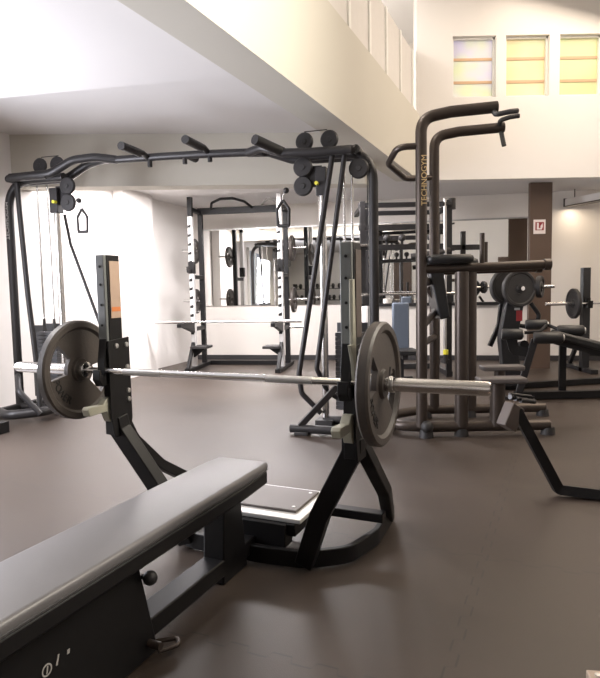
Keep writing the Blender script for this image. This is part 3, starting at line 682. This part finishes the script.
# ================================================================== FAR BENCH PRESS
fb = thing('far_bench_press', 'distant bench press station with black uprights at the right edge', 'weight bench', (3.93, 8.25, 0), 0)
for x in (0, 1.18):
    MB().box(x - .05, x + .05, -.04, .06, 0, 1.43).build('upright', 'black2', fb, .004)
    MB().prism([(-.06, 1.02), (-.06, .88), (-.15, .88), (-.16, .98), (-.13, .98), (-.12, .92), (-.09, .92), (-.09, 1.02)], 'x', x - .03, x + .03).build('bar_hook', 'black', fb, .002)
    MB().box(x - .05, x + .05, -.3, .5, 0, .06).build('foot', 'black2', fb, .004)
    MB().bar([(x, .05, .6), (x + (.0), .45, .06)], .05, .05, up=(1, 0, 0)).build('brace', 'black2', fb, .003)
MB().box(.0, 1.18, .1, .16, .2, .27).build('cross_member', 'black2', fb, .003)
MB().box(.44, .74, -1.1, .15, .38, .45).build('pad', 'blackvinyl', fb, .02)
MB().box(.56, .62, -1.0, .1, .05, .38).build('pad_post', 'black2', fb, .004)
fbar = thing('olympic_barbell', 'barbell racked on the distant bench press at the right edge', 'barbell', (4.43, 8.145, .945), 0)
MB().tube([(-.66, 0, 0), (.66, 0, 0)], .0145).build('shaft', 'chrome', fbar, 0)
for s in (-1, 1): MB().lathe([(0, .655), (.03, .655), (.03, .68), (.024, .685), (.024, 1.09), (0, 1.09)], (0, 0, 0), (s, 0, 0), 18).build('sleeve', 'chrome', fbar, 0)
small_plate('weight_plate', (4.43 - .71, 8.145, .945), R(8), .205, .05, 'black plate on the left end of the distant barbell', 'plates on the distant barbell').rotation_euler = (0, 0, 0)

# ================================================================== NEAR FRAME AT THE RIGHT
nf = thing('bench_foot_frame', 'black angled bench leg with a grey-brown square end, at the right edge', 'weight bench', (1.46, 3.33, 0), 0)
MB().bar([(-.245, .02, .50), (-.005, 0, .04), (.30, -.10, .025)], .055, .05, .02, (0, 1, 0)).build('bent_leg', 'black', nf, .003)
MB().box(-.05, .05, -.035, .035, -.11, .03, Matrix.Translation((-.262, .02, .5)) @ Matrix.Rotation(R(28), 4, 'Z') @ Matrix.Rotation(R(30), 4, 'Y')).build('square_end', 'brownface', nf, .006, label='grey-brown square tube end')
f = MB()
for k in range(3): f.tube([(-.27 + k * .03, .05, .57 - k * .01), (-.20 + k * .045, .1, .55 - k * .01)], .014)
f.tube([(-.27, .06, .585), (-.13, .1, .56)], .009)
f.build('clamp', 'gun2', nf, 0)
MB().box(.29, 1.2, -.14, -.07, .0, .05).box(1.1, 1.2, -.3, .4, 0, .06).box(1.1, 1.2, 0, .1, 0, .45).box(.5, 1.3, -.12, .15, .42, .5).build('frame_body', 'black', nf, .004)

cb = thing('step_box', 'tan metal box corner with a bolt at the bottom right corner', 'box', (.95, 1.5, 0), R(-10))
MB().box(-.17, .35, -.3, .11, 0, .1).build('box_body', 'tan', cb, .004)
MB().lathe([(0, 0), (.009, 0), (.008, .004), (0, .005)], (-.145, .085, .1), (0, 0, 1), 10).build('bolt', 'steel', cb, 0)
lb_ = thing('machine_foot', 'dark rectangular steel foot with two bolts at the left edge', 'machine foot', (-2.72, 5.2, 0), R(-17))
MB().box(-.5, .13, -.05, .06, 0, .10).build('foot_tube', 'black', lb_, .004)
for x in (.05, .09): MB().lathe([(0, 0), (.01, 0), (.009, .004), (0, .005)], (x, -.05, .05), (0, -1, 0), 10).build('bolt', 'steel', lb_, 0)

# ================================================================== WHAT THE MIRROR SHOWS FROM THE REAR OF THE ROOM
d1 = MB().box(-1.75, -1.0, -4.3, -4.22, 0, 2.35).build('door_1', 'column', bevel=.004, kind='structure')
MB().tube([(-1.68, -4.22, 1.05), (-1.68, -4.16, 1.05), (-1.56, -4.16, 1.05)], .012).build('door_handle', 'steel', d1, 0)
d2 = MB().box(2.3, 3.2, -4.3, -4.22, 0, 2.3).build('door_2', 'column', bevel=.004, kind='structure')
MB().tube([(2.37, -4.22, 1.05), (2.37, -4.16, 1.05), (2.49, -4.16, 1.05)], .012).build('door_handle', 'steel', d2, 0)
dr = thing('dumbbell_rack', 'two-tier black dumbbell rack against the rear wall, seen in the mirror', 'dumbbell rack', (-4.7, -3.9, 0), 0)
for x in (-1.2, 1.2):
    MB().box(x - .04, x + .04, -.25, .30, 0, .06).build('foot', 'black2', dr, .004)
    MB().bar([(x, -.2, .03), (x, .15, 1.45)], .07, .06, up=(1, 0, 0)).build('upright', 'black2', dr, .004)
for z, y in ((.78, -.02), (1.25, .1)): MB().box(-1.25, 1.25, y - .02, y + .26, z - .03, z).build('shelf', 'black2', dr, .004)
db0 = None
for z, y in ((.78, .12), (1.25, .24)):
    for k in range(5):
        loc = (-4.7 - .96 + k * .48, -3.9 + y, z + .1)
        lab = 'black round-headed dumbbell, %s on the %s shelf of the rear rack' % (('leftmost', 'second', 'middle', 'fourth', 'rightmost')[k], 'lower' if z < 1 else 'upper')
        if db0 is None:
            db0 = thing('dumbbell', lab, 'dumbbell', loc, R(0), 'dumbbells on the rear rack')
            MB().tube([(-.06, 0, 0), (.06, 0, 0)], .017).build('grip', 'chrome', db0, 0)
            for q in (-1, 1): MB().disc((q * .105, 0, 0), (1, 0, 0), .1, .09, 20).build('head', 'rubber', db0, 0)
        else: dup(db0, loc, (0, 0, 0), lab)
